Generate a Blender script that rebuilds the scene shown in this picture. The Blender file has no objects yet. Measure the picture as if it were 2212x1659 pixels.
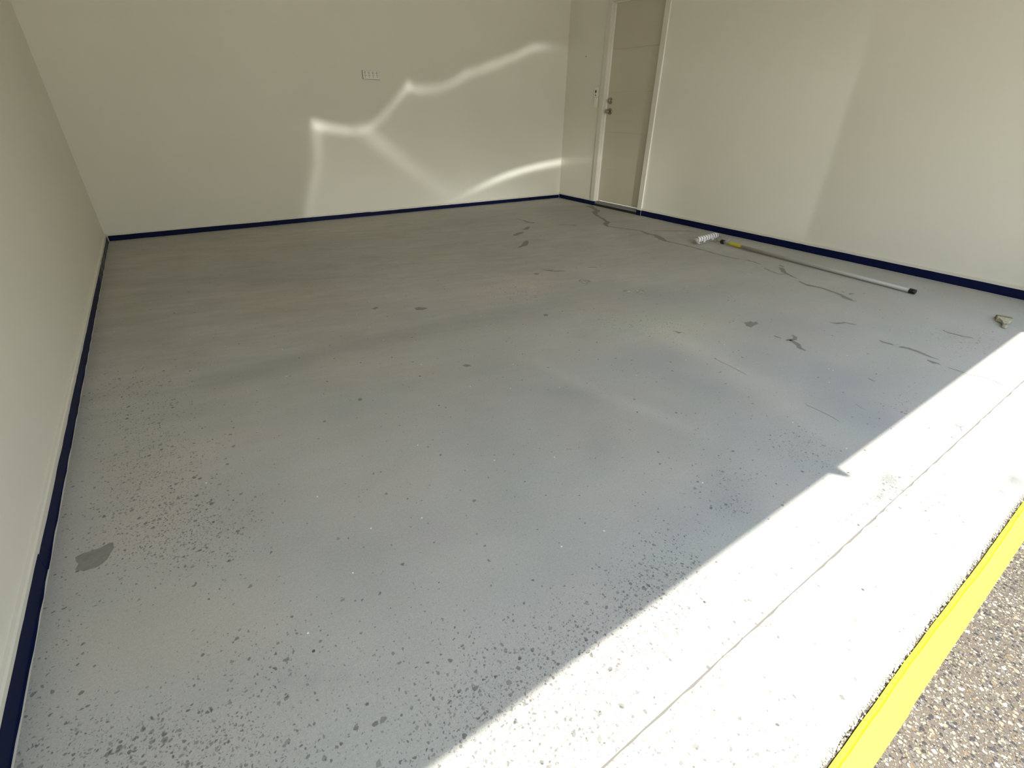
import bpy, bmesh, math, random
from mathutils import Vector, Matrix
import mathutils
random.seed(7)
SC = bpy.context.scene
COL = SC.collection
BACK, RIGHT, LEFT = 5.39, 4.4965, -0.5045      # planes of the skirting fronts (metres)
SK = 0.012                                      # skirting thickness
CEIL, LINTEL = 2.70, 2.20
OPEN_L, OPEN_R = -0.49, 4.25                    # garage opening in x; it spans y 0..0.228
SEAM = 0.229
SKY_STR = 2.8
SKY_STOPS = [(0.0, (.28, .27, .23)), (0.10, (.38, .38, .34)), (0.30, (.64, .68, .74)), (0.8, (.42, .53, .71))]
SUN_STR = 8.6
REFL_W = 3600.0
REFL2_W = 900.0
BASE_CHIPS = 0.03
AGG = 0.45

# ------------------------------------------------------------------ camera
cd = bpy.data.cameras.new('camera'); cam = bpy.data.objects.new('camera', cd); COL.objects.link(cam)
cd.sensor_fit = 'HORIZONTAL'; cd.sensor_width = 36.0; cd.lens = 36.0 * 1026.05 / 2212.0
cd.clip_start = 0.02; cd.clip_end = 200
Rm = Matrix(((0.825095, 0.270115, -0.496242), (-0.564772, 0.418902, -0.711023), (0.015819, 0.866925, 0.498187)))

cam.matrix_world = Matrix.Translation((0, 0, 1.03)) @ Rm.to_4x4()
SC.camera = cam

# ------------------------------------------------------------------ view and world
vs = SC.view_settings
SC.display_settings.display_device = 'sRGB'
vs.view_transform = 'Standard'; vs.look = 'None'; vs.gamma = 1.0; vs.use_curve_mapping = False
vs.exposure = 0.0
w = bpy.data.worlds.new('sky'); SC.world = w; w.use_nodes = True
wt = w.node_tree; bg = wt.nodes['Background']; bg.inputs[1].default_value = SKY_STR
_tc = wt.nodes.new('ShaderNodeTexCoord'); _sp = wt.nodes.new('ShaderNodeSeparateXYZ'); wt.links.new(_tc.outputs['Generated'], _sp.inputs[0])
_rp = wt.nodes.new('ShaderNodeValToRGB'); wt.links.new(_sp.outputs[2], _rp.inputs[0]); wt.links.new(_rp.outputs[0], bg.inputs[0])
_rp.color_ramp.elements.new(.3); _rp.color_ramp.elements.new(.12)
for _e, (_p, _c) in zip(_rp.color_ramp.elements, SKY_STOPS): _e.position = _p; _e.color = (*_c, 1)
def light(name, kind, loc, direction, energy, color=(1, 1, 1)):
    l = bpy.data.lights.new(name, kind); o = bpy.data.objects.new(name, l); COL.objects.link(o)
    o.location = loc; o.rotation_euler = Vector(direction).to_track_quat('-Z', 'Y').to_euler()
    l.energy = energy; l.color = color
    return o
SUN_K = 0.400 / LINTEL
SUN_DX = (3.76 - OPEN_R) / LINTEL
sun = light('sun', 'SUN', (2, -3, 6), (SUN_DX, SUN_K, -1.0), SUN_STR, (1.0, 0.95, 0.87)); sun.data.angle = math.radians(0.6)
# a portal over the open garage doorway: gives off nothing itself, only guides sampling of the sky
portal = light('sky_portal', 'AREA', ((OPEN_L + OPEN_R) / 2, -0.01, LINTEL / 2), (0, 1, 0), 1.0)
portal.data.shape = 'RECTANGLE'; portal.data.size = OPEN_R - OPEN_L; portal.data.size_y = LINTEL; portal.data.cycles.is_portal = True

def curve_node(nt, pts, x0, x1, y0, y1, src, handle='VECTOR'):
    """value of a hand-drawn curve through pts at the (unclamped metric) input"""
    m = nt.nodes.new('ShaderNodeMapRange'); m.inputs[1].default_value = x0; m.inputs[2].default_value = x1
    nt.links.new(src, m.inputs[0])
    fc = nt.nodes.new('ShaderNodeFloatCurve'); c = fc.mapping.curves[0]
    pts = ([(x0, pts[0][1])] if pts[0][0] > x0 else []) + [p for p in pts if p[0] <= x1 + 1e-6] + ([(x1, pts[-1][1])] if pts[-1][0] < x1 else [])
    P = [((x - x0) / (x1 - x0), (y - y0) / (y1 - y0)) for x, y in pts]
    c.points[0].location = P[0]; c.points[1].location = P[-1]
    for p in P[1:-1]: c.points.new(*p)
    for q in c.points: q.handle_type = handle
    fc.mapping.extend = 'HORIZONTAL'; fc.mapping.update()
    nt.links.new(m.outputs[0], fc.inputs['Value'])
    m2 = nt.nodes.new('ShaderNodeMapRange'); m2.clamp = False
    m2.inputs[3].default_value = y0; m2.inputs[4].default_value = y1
    nt.links.new(fc.outputs[0], m2.inputs[0])
    return m2.outputs[0]
def mth(nt, op, a, b=None, clamp=False):
    n = nt.nodes.new('ShaderNodeMath'); n.operation = op; n.use_clamp = clamp
    for i, v in enumerate((a, b)):
        if v is None: continue
        if isinstance(v, (int, float)): n.inputs[i].default_value = v
        else: nt.links.new(v, n.inputs[i])
    return n.outputs[0]

# stands in for sunlight reflected into the garage by an unseen car:
# an added spot lamp whose beam is drawn in the folded caustic shape
SRC = Vector((0.8, -5.0, 0.75))
refl = light('caustic_spot', 'SPOT', SRC, (2.2, 10.39, 0.05), REFL_W, (0.98, 1.0, 0.98))
refl.data.spot_size = math.radians(60); refl.data.spot_blend = 0.3; refl.data.shadow_soft_size = 0.035
refl.data.use_nodes = True; nt = refl.data.node_tree; em = nt.nodes['Emission']
ge = nt.nodes.new('ShaderNodeNewGeometry'); sp = nt.nodes.new('ShaderNodeSeparateXYZ'); nt.links.new(ge.outputs['Incoming'], sp.inputs[0])
D = BACK + SK - SRC.y
gx = mth(nt, 'ADD', mth(nt, 'MULTIPLY', mth(nt, 'DIVIDE', sp.outputs[0], sp.outputs[1]), D), SRC.x)
gz = mth(nt, 'ADD', mth(nt, 'MULTIPLY', mth(nt, 'DIVIDE', sp.outputs[2], sp.outputs[1]), D), SRC.z)
def gauss(d, wdt): return mth(nt, 'POWER', 2.71828, mth(nt, 'MULTIPLY', mth(nt, 'POWER', mth(nt, 'DIVIDE', d, wdt), 2.0), -1.0))
def sstep(v, a, b):
    m = nt.nodes.new('ShaderNodeMapRange'); m.interpolation_type = 'SMOOTHSTEP'
    m.inputs[1].default_value = a; m.inputs[2].default_value = b; nt.links.new(v, m.inputs[0]); return m.outputs[0]
UP = [(1.37, .905), (1.40, .897), (1.56, .867), (1.74, .848), (1.87, .858), (1.99, .915), (2.15, 1.03), (2.27, 1.145), (2.36, 1.225), (2.395, 1.25), (2.48, 1.228), (2.64, 1.232), (2.83, 1.275),
      (2.98, 1.333), (3.05, 1.375), (3.09, 1.392), (3.27, 1.436), (3.40, 1.485), (3.52, 1.512), (3.60, 1.55), (3.70, 1.573), (3.90, 1.655), (4.03, 1.692), (4.23, 1.708), (4.7, 1.72)]
up = curve_node(nt, UP, 1.0, 4.7, 0.0, 2.0, gx, 'AUTO_CLAMPED')
AMP = [(1.35, 0), (1.37, .7), (1.40, .85), (1.50, .62), (1.80, .46), (2.0, .30), (2.2, .28), (2.34, .45), (2.39, .85), (2.45, .42), (2.7, .30), (2.95, .32), (3.1, .42), (3.3, .34), (3.45, .42), (3.7, .36), (3.9, .40), (4.03, .48), (4.12, .30), (4.3, .10), (4.45, .03), (4.7, 0)]
amp = curve_node(nt, AMP, 1.0, 4.7, 0.0, 1.0, gx)
dz = mth(nt, 'SUBTRACT', gz, up)
# sharp above the fold, soft below it
ridge = mth(nt, 'MAXIMUM', mth(nt, 'MULTIPLY', gauss(dz, 0.026), sstep(dz, -0.03, 0.03)), mth(nt, 'MULTIPLY', gauss(dz, 0.052), sstep(dz, 0.03, -0.03)))
gn = nt.nodes.new('ShaderNodeTexNoise'); gn.inputs['Scale'].default_value = 7.0; gn.inputs['Detail'].default_value = 4.0
gc = nt.nodes.new('ShaderNodeCombineXYZ'); nt.links.new(gx, gc.inputs[0]); nt.links.new(gz, gc.inputs[1]); nt.links.new(gc.outputs[0], gn.inputs['Vector'])
pat = mth(nt, 'MULTIPLY', mth(nt, 'MULTIPLY', ridge, amp), mth(nt, 'ADD', gn.outputs['Fac'], .5))
# second, bright arc near the corner
arc = curve_node(nt, [(2.7, .06), (3.0, .145), (3.25, .226), (3.52, .305), (3.80, .368), (4.095, .416), (4.30, .440), (4.49, .460), (4.65, .500), (4.9, .57)], 2.7, 4.9, 0, 1, gx, 'AUTO_CLAMPED')
aamp = curve_node(nt, [(2.7, 0), (2.95, .10), (3.15, .30), (3.45, .85), (3.7, 1.1), (4.2, 1.15), (4.49, 1.0), (4.52, .45), (4.65, .3), (4.8, .12), (4.9, 0)], 2.7, 4.9, 0, 1, gx)
da = mth(nt, 'SUBTRACT', gz, arc)
ar = mth(nt, 'MAXIMUM', mth(nt, 'MULTIPLY', gauss(da, 0.022), sstep(da, -0.02, 0.02)), mth(nt, 'MULTIPLY', gauss(da, 0.042), sstep(da, 0.02, -0.02)))
pat = mth(nt, 'ADD', pat, mth(nt, 'MULTIPLY', mth(nt, 'MULTIPLY', ar, aamp), 1.25))
# broad soft fold running down to the right
br = curve_node(nt, [(1.8, .86), (2.06, .69), (2.30, .502), (2.57, .323), (2.80, .198), (3.2, .06)], 1.8, 3.4, -0.2, 1, gx)
bamp = curve_node(nt, [(1.75, 0), (1.95, .20), (2.3, .13), (2.7, .07), (3.0, .0), (3.4, 0)], 1.75, 3.4, 0, 1, gx)
db = mth(nt, 'SUBTRACT', gz, br)
pat = mth(nt, 'ADD', pat, mth(nt, 'MULTIPLY', gauss(db, 0.10), bamp))
# left edge hanging down from the first peak
lf = curve_node(nt, [(0, 1.115), (.136, 1.16), (.308, 1.23), (.476, 1.315), (.683, 1.372), (.903, 1.393)], 0, .95, 1, 1.5, gz)
lamp_ = curve_node(nt, [(0, .03), (.3, .09), (.6, .14), (.85, .24), (.93, 0)], 0, .95, 0, 1, gz)
dl = mth(nt, 'SUBTRACT', gx, lf)
pat = mth(nt, 'ADD', pat, mth(nt, 'MULTIPLY', gauss(dl, 0.055), lamp_))
# area inside the fold
inside = mth(nt, 'MULTIPLY', sstep(dz, 0.01, -0.04), sstep(dl, -0.03, 0.04))
inside = mth(nt, 'MULTIPLY', inside, sstep(gx, 5.5, 5.12))
fill = mth(nt, 'ADD', mth(nt, 'MULTIPLY', sstep(gz, 1.1, 0.1), .10), .05)
fill = mth(nt, 'ADD', fill, mth(nt, 'MULTIPLY', mth(nt, 'MULTIPLY', sstep(gx, 4.42, 4.62), sstep(gz, 1.25, 0.2)), .16))
pat = mth(nt, 'ADD', pat, mth(nt, 'MULTIPLY', inside, fill))
glow = mth(nt, 'MULTIPLY', gauss(mth(nt, 'SUBTRACT', gx, 3.3), 0.75), gauss(mth(nt, 'SUBTRACT', gz, 0.0), 0.3))
pat = mth(nt, 'ADD', pat, mth(nt, 'MULTIPLY', glow, .22))
pat = mth(nt, 'MULTIPLY', pat, sstep(gz, -0.45, -0.02))
nt.links.new(mth(nt, 'MAXIMUM', pat, 0.0), em.inputs[1])

# a second, weak and plain lamp added for a reflection from further right, cut off by the doorway pier on the right wall
SRC2 = Vector((3.60, -4.3, 0.55))
r2 = light('wall_edge_spot', 'SPOT', SRC2, (0.75, 6.5, 0.1), REFL2_W, (0.92, 0.97, 1.0))
r2.data.spot_size = math.radians(28); r2.data.spot_blend = 0.9; r2.data.shadow_soft_size = 0.012
r2.data.use_nodes = True; nt = r2.data.node_tree; em = nt.nodes['Emission']
ge = nt.nodes.new('ShaderNodeNewGeometry'); sp = nt.nodes.new('ShaderNodeSeparateXYZ'); nt.links.new(ge.outputs['Incoming'], sp.inputs[0])
gz2 = mth(nt, 'DIVIDE', sp.outputs[2], sp.outputs[1])
gx2 = mth(nt, 'DIVIDE', sp.outputs[0], sp.outputs[1])
lit2 = mth(nt, 'MULTIPLY', sstep(gz2, -0.085, -0.06), sstep(gz2, 0.24, 0.08))
nt.links.new(mth(nt, 'MULTIPLY', lit2, sstep(gx2, 0.094, 0.125)), em.inputs[1])
# measured marks on the floor, in metres
RIB = [[[4.4563, 4.6585, 0.0766], [4.391, 4.6562, 0.0946], [4.3584, 4.5612, 0.0552], [4.2809, 4.3873, 0.0697], [4.1613, 4.316, 0.0838], [4.0789, 4.1962, 0.0481], [4.0043, 4.0484, 0.0346], [3.9799, 3.9707, 0.0446], [3.9106, 3.8627, 0.0324], [3.8926, 3.8156, 0.0561], [3.7963, 3.7589, 0.0542], [3.7338, 3.6598, 0.0237]], [[3.7338, 3.6598, 0.0237], [3.7691, 3.5739, 0.0233], [3.8378, 3.4191, 0.0227], [3.8796, 3.3202, 0.0246], [3.8233, 3.1849, 0.0409], [3.8517, 3.1218, 0.0463], [3.7901, 3.0004, 0.0717], [3.7423, 2.8994, 0.0424], [3.7555, 2.8085, 0.0235], [3.7646, 2.7222, 0.0249], [3.7641, 2.5668, 0.0291], [3.7533, 2.4074, 0.0218], [3.7488, 2.3046, 0.0163], [3.7539, 2.2334, 0.0263], [3.7689, 2.1578, 0.0118]], [[3.7895, 2.1208, 0.0117], [3.8005, 2.0577, 0.0254], [3.7791, 1.9765, 0.0149]], [[3.7098, 1.9038, 0.0107], [3.6875, 1.8677, 0.0175], [3.6663, 1.8235, 0.0137], [3.6499, 1.75, 0.0134], [3.6928, 1.7238, 0.0134]], [[3.8903, 1.8861, 0.015], [3.8676, 1.8318, 0.0242]], [[3.826, 1.8422, 0.032], [3.801, 1.8132, 0.0393], [3.74, 1.7644, 0.038], [3.7051, 1.7163, 0.0296], [3.6687, 1.6578, 0.0216], [3.6531, 1.6149, 0.0064]], [[3.6061, 1.5798, 0.0094], [3.5706, 1.5149, 0.0266], [3.5694, 1.4915, 0.0396], [3.5767, 1.4631, 0.0393], [3.5861, 1.3984, 0.0258], [3.5663, 1.3308, 0.025], [3.5518, 1.2735, 0.0275], [3.5078, 1.2102, 0.0383], [3.4933, 1.1727, 0.0231], [3.5003, 1.148, 0.0078]], [[3.6245, 1.2948, 0.0086], [3.6203, 1.2751, 0.0114]], [[3.6064, 1.2396, 0.0112], [3.6383, 1.2363, 0.0218], [3.6496, 1.2238, 0.0085]], [[3.7041, 1.201, 0.0057], [3.7261, 1.1874, 0.0115]], [[3.9751, 3.2771, 0.0113], [4.0709, 3.2214, 0.0228], [4.1743, 3.154, 0.0183], [4.3006, 3.0757, 0.0255], [4.3376, 2.9805, 0.0137]], [[3.1257, 4.4563, 0.013], [3.1464, 4.3277, 0.0251], [3.1275, 4.2253, 0.0401], [3.1836, 4.1932, 0.0244]], [[2.999, 4.0573, 0.0282], [2.9343, 3.9925, 0.0602], [2.8806, 3.9738, 0.0473]], [[2.6529, 3.8, 0.0321], [2.7058, 3.8371, 0.0547], [2.7717, 3.8683, 0.0504], [2.8152, 3.8903, 0.0341]], [[2.6352, 3.5727, 0.0297], [2.5827, 3.5217, 0.0481], [2.5253, 3.4563, 0.0557], [2.4714, 3.4302, 0.0363], [2.4151, 3.4068, 0.0162]], [[3.3362, 3.9822, 0.0142], [3.414, 3.924, 0.0178], [3.4584, 3.8716, 0.0295], [3.4961, 3.8634, 0.0119]], [[2.5256, 2.6315, 0.0095], [2.5649, 2.6222, 0.0127], [2.5904, 2.598, 0.0095]], [[2.0966, 1.4724, 0.005], [2.1019, 1.4579, 0.0109], [2.102, 1.4394, 0.0181], [2.1201, 1.4353, 0.0066]], [[2.5133, 1.1352, 0.0114], [2.5084, 1.1168, 0.0188], [2.51, 1.0945, 0.0112]], [[2.6039, 1.085, 0.0116], [2.5945, 1.0622, 0.0267], [2.56, 1.0487, 0.0224], [2.5327, 1.059, 0.0222], [2.5041, 1.0634, 0.011]], [[2.5327, 1.059, 0.0148], [2.5203, 1.0324, 0.0255], [2.5082, 1.0063, 0.0286], [2.4788, 0.9787, 0.0244], [2.4664, 0.9415, 0.0102]], [[2.9741, 1.0625, 0.0082], [2.9865, 1.0351, 0.018], [3.0472, 1.0148, 0.016], [3.0561, 0.9912, 0.0137], [3.0636, 0.9623, 0.0062]], [[3.4022, 0.6621, 0.0043], [3.3934, 0.6295, 0.0139], [3.3951, 0.5985, 0.0183], [3.3933, 0.563, 0.0136], [3.4182, 0.5254, 0.0082]], [[2.9411, 0.7927, 0.0091], [2.9313, 0.7713, 0.0198], [2.9367, 0.7473, 0.0197], [2.9346, 0.725, 0.0117]], [[2.93, 0.6979, 0.0154], [2.9455, 0.6847, 0.0309], [2.952, 0.6642, 0.0269], [2.9496, 0.6207, 0.0245], [2.9392, 0.5834, 0.0222], [2.9317, 0.5575, 0.0146], [2.9322, 0.5271, 0.0049]], [[2.8806, 0.5601, 0.0065], [2.878, 0.5439, 0.0212], [2.8714, 0.5248, 0.028], [2.8771, 0.5153, 0.0175], [2.8707, 0.5021, 0.0047]], [[2.8658, 0.4712, 0.0047], [2.8696, 0.4382, 0.0077], [2.8657, 0.4053, 0.006]], [[2.8637, 0.4013, 0.0036], [2.8613, 0.3867, 0.006], [2.8759, 0.3668, 0.0045], [2.8886, 0.3481, 0.006], [2.8909, 0.3104, 0.0047], [2.8671, 0.2705, 0.0046]], [[2.4202, 0.634, 0.0053], [2.4123, 0.6136, 0.0114], [2.4153, 0.6016, 0.0039]], [[1.9471, 0.6734, 0.0016], [1.9459, 0.5934, 0.0024], [1.9431, 0.562, 0.0019], [1.9338, 0.5335, 0.0026]], [[1.9959, 1.1438, 0.0019], [1.9902, 1.044, 0.0023], [1.9741, 0.9573, 0.0017]], [[2.1278, 0.5604, 0.0015], [2.1129, 0.5157, 0.0019]], [[2.1898, 2.7643, 0.012], [2.2212, 2.7312, 0.0264], [2.2509, 2.6854, 0.0327], [2.3239, 2.6548, 0.009]], [[2.303, 0.2779, 0.0021], [2.2925, 0.266, 0.0068], [2.2954, 0.2567, 0.0068], [2.3172, 0.2499, 0.0021]], [[2.2939, 0.2577, 0.0041], [2.2612, 0.2425, 0.004]]]
POLY = [[[-0.448, 1.3381], [-0.4327, 1.3441], [-0.3941, 1.3425], [-0.3774, 1.3484], [-0.3685, 1.3444], [-0.3661, 1.3201], [-0.3748, 1.2966], [-0.3886, 1.2757], [-0.4012, 1.2694], [-0.4269, 1.2713], [-0.4446, 1.289], [-0.4394, 1.3078], [-0.446, 1.3226]], [[2.5447, 1.3541], [2.5393, 1.3331], [2.5618, 1.327], [2.5955, 1.3221], [2.5875, 1.3027], [2.619, 1.2992], [2.5932, 1.2749], [2.5558, 1.2746], [2.5096, 1.2685], [2.5077, 1.2814], [2.5066, 1.2978], [2.5334, 1.3206]], [[1.6373, 2.042], [1.6601, 2.0449], [1.6649, 2.0246], [1.6468, 2.0104], [1.6308, 2.0204]], [[0.4255, 1.7062], [0.4333, 1.7119], [0.4411, 1.7068], [0.4413, 1.696], [0.4329, 1.6887], [0.4251, 1.6937]], [[0.9269, 1.7368], [0.9428, 1.7432], [0.9623, 1.7252], [0.9589, 1.7108], [0.9381, 1.7132]], [[2.0674, 2.716], [2.0986, 2.7238], [2.115, 2.7004], [2.0769, 2.6838]], [[0.8322, 2.6602], [0.8639, 2.6766], [0.8751, 2.6605], [0.8429, 2.6357]], [[1.0479, 2.5344], [1.0809, 2.5411], [1.1177, 2.4907], [1.0745, 2.4819], [1.0445, 2.5007]]]
WET = [[[2.24, 2.4184], [2.2811, 2.4305], [2.3134, 2.3982], [2.3042, 2.3545], [2.262, 2.3322], [2.2302, 2.3637]], [[2.4301, 2.0558], [2.4607, 2.0592], [2.4829, 2.0343], [2.4671, 1.9998], [2.4201, 1.9856], [2.4026, 2.018]], [[2.365, 2.1072], [2.3971, 2.1041], [2.3936, 2.0673], [2.3499, 2.0507], [2.3399, 2.0786]], [[2.2331, 2.724], [2.2555, 2.7243], [2.2524, 2.6983], [2.2198, 2.6906]]]
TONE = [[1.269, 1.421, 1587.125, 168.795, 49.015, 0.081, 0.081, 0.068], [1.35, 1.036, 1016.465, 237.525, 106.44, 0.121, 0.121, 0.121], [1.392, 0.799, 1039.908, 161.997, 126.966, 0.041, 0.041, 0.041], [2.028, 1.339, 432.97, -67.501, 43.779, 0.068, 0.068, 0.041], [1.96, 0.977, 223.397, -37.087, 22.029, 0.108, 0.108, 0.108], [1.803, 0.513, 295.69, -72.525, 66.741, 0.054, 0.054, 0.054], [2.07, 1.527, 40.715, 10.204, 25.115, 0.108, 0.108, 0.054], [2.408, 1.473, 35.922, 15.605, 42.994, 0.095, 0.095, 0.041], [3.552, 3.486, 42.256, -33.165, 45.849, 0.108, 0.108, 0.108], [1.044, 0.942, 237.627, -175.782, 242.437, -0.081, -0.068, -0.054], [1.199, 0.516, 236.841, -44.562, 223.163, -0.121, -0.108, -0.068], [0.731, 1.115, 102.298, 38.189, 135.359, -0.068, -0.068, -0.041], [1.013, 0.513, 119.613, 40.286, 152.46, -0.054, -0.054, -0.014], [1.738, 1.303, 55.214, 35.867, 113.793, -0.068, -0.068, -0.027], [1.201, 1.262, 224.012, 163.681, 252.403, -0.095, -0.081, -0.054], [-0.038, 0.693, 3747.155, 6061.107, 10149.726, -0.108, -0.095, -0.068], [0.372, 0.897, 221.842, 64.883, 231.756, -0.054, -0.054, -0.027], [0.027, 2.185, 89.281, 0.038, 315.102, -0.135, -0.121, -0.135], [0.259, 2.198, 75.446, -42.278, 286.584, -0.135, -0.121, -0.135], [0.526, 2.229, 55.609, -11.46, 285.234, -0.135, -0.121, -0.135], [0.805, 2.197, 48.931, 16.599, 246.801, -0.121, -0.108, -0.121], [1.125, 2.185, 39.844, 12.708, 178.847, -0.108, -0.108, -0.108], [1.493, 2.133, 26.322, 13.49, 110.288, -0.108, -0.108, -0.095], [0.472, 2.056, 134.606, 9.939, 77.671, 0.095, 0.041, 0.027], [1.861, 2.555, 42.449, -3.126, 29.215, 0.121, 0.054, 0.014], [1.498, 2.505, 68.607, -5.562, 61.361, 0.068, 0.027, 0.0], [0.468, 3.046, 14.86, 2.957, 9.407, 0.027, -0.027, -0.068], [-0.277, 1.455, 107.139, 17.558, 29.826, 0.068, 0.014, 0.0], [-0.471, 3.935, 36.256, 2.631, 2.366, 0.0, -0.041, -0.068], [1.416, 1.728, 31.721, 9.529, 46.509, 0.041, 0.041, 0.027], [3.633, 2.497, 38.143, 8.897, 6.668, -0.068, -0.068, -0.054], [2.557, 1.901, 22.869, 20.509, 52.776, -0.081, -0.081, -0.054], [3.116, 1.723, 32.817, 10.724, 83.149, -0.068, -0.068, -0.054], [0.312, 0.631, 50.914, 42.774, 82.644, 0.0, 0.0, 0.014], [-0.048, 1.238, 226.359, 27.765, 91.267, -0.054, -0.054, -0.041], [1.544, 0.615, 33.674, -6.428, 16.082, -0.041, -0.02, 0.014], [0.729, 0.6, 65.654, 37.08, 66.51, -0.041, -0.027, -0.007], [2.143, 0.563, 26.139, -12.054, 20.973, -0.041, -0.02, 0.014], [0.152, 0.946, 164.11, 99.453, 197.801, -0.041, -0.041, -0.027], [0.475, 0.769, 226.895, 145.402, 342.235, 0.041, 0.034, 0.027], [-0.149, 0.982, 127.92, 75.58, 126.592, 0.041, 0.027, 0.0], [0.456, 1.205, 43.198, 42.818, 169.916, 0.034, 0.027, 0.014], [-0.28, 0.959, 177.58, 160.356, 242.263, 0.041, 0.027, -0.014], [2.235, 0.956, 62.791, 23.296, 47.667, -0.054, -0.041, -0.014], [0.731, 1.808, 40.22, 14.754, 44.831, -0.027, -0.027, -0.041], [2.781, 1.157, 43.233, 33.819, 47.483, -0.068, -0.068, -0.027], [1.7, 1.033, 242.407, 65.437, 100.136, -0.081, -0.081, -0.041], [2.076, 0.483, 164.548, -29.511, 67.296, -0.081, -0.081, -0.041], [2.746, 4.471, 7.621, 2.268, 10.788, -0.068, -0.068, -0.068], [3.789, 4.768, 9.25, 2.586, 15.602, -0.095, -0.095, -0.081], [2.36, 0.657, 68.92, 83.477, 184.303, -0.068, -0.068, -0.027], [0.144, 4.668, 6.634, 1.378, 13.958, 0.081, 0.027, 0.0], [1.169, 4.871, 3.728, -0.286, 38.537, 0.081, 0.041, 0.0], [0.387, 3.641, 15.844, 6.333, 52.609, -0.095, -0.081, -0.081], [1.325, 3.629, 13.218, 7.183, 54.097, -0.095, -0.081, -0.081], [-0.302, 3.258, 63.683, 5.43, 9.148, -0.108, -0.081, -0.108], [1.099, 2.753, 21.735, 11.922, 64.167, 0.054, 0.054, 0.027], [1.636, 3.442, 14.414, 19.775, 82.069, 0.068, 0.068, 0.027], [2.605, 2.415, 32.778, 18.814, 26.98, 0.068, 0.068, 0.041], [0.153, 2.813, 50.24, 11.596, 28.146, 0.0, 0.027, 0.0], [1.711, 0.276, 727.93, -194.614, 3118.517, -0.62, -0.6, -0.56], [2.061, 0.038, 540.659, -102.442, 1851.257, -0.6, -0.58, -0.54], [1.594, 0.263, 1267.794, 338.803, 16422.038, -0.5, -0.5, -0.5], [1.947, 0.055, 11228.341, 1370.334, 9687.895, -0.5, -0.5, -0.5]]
CHIPS = [[-0.271, 1.711, 113.841, 9.564, 18.272, 0.8], [-0.206, 1.28, 144.484, 62.168, 174.03, 1.0], [-0.338, 2.257, 54.727, 9.673, 41.234, 0.4], [-0.278, 1.39, 76.23, 28.235, 44.604, 0.4], [-0.257, 0.715, 258.373, 258.812, 390.28, 0.9], [-0.294, 0.696, 279.03, 367.822, 545.752, 0.6], [-0.103, 0.779, 249.475, 170.629, 288.586, 0.35], [0.251, 0.411, 165.521, 17.632, 169.599, 0.8], [0.478, 0.426, 68.815, -2.04, 288.27, 0.7], [0.797, 0.464, 81.627, -26.065, 359.655, 1.0], [1.274, 0.583, 156.029, 50.007, 352.063, 0.4], [1.163, 0.492, 700.617, 191.462, 1591.521, 0.7], [1.618, 0.471, 254.139, -54.62, 143.01, 0.45], [1.615, 0.569, 163.643, 34.688, 444.144, 0.3], [1.762, 2.469, 74.952, -1.464, 52.194, 0.55], [2.011, 1.642, 49.195, 30.808, 50.643, 0.3], [-0.466, 1.011, 966.807, 23.736, 45.466, 0.3], [0.395, 0.276, 491.926, 167.808, 768.299, 0.85], [0.657, 0.386, 129.066, 2.857, 1086.72, 0.3], [1.02, 0.241, 156.245, -32.652, 16589.313, 0.6], [0.726, 0.235, 185.659, -189.609, 21938.634, 0.8], [1.694, 0.266, 183.158, -146.559, 1639.413, 0.9], [1.713, 0.141, 271.575, 43.589, 1236.547, 0.5], [1.351, 0.247, 96.443, 158.701, 12374.985, 0.8], [0.885, 0.233, 138.052, 21.68, 12140.68, 0.7], [3.32, 0.552, 70.519, 13.412, 88.191, 0.4], [0.315, 0.441, 16.172, 14.65, 66.361, 0.25], [0.721, 0.357, 27.695, -74.252, 2533.446, 0.5], [0.498, 0.318, 119.383, 81.256, 1525.661, 0.6], [0.343, 0.283, 413.009, 484.435, 826.216, 0.8], [0.523, 0.162, 442.601, 416.622, 923.193, 0.5], [0.682, 0.055, 735.853, 738.436, 1732.921, 0.5], [0.652, 0.131, 241.262, 201.425, 541.233, 0.3], [1.509, 0.252, 53.766, 126.569, 10926.217, 0.9], [1.701, 0.185, 162.175, 35.56, 676.082, 0.4], [2.325, 0.445, 165.41, 35.663, 671.218, 0.3]]# ------------------------------------------------------------------ materials
def mat(name, color=(.8, .8, .8), rough=.6, metal=0.0, spec=.5):
    m = bpy.data.materials.new(name); m.use_nodes = True
    b = m.node_tree.nodes['Principled BSDF']
    b.inputs['Base Color'].default_value = (*color, 1); b.inputs['Roughness'].default_value = rough
    b.inputs['Metallic'].default_value = metal; b.inputs['Specular IOR Level'].default_value = spec
    return m
def N(m, t, **kw):
    n = m.node_tree.nodes.new(t)
    for k, v in kw.items(): setattr(n, k, v)
    return n
def L(m, a, b): m.node_tree.links.new(a, b)
def bsdf(m): return m.node_tree.nodes['Principled BSDF']
def noise(m, scale, detail=3, rough=.5, vec=None, stretch=None):
    if vec is None:
        tc = N(m, 'ShaderNodeTexCoord'); vec = tc.outputs['Object']
    if stretch:
        mp = N(m, 'ShaderNodeMapping'); mp.inputs['Scale'].default_value = stretch; L(m, vec, mp.inputs[0]); vec = mp.outputs[0]
    n = N(m, 'ShaderNodeTexNoise'); n.inputs['Scale'].default_value = scale; n.inputs['Detail'].default_value = detail; n.inputs['Roughness'].default_value = rough
    L(m, vec, n.inputs['Vector']); return n.outputs['Fac']
def mapr(m, v, a, b, c, d):
    n = N(m, 'ShaderNodeMapRange'); L(m, v, n.inputs[0])
    for i, x in enumerate((a, b, c, d)): n.inputs[i + 1].default_value = x
    return n.outputs[0]
def bump(m, h, strength, dist=.001):
    n = N(m, 'ShaderNodeBump'); n.inputs['Strength'].default_value = strength; n.inputs['Distance'].default_value = dist
    L(m, h, n.inputs['Height']); L(m, n.outputs[0], bsdf(m).inputs['Normal'])
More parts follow.
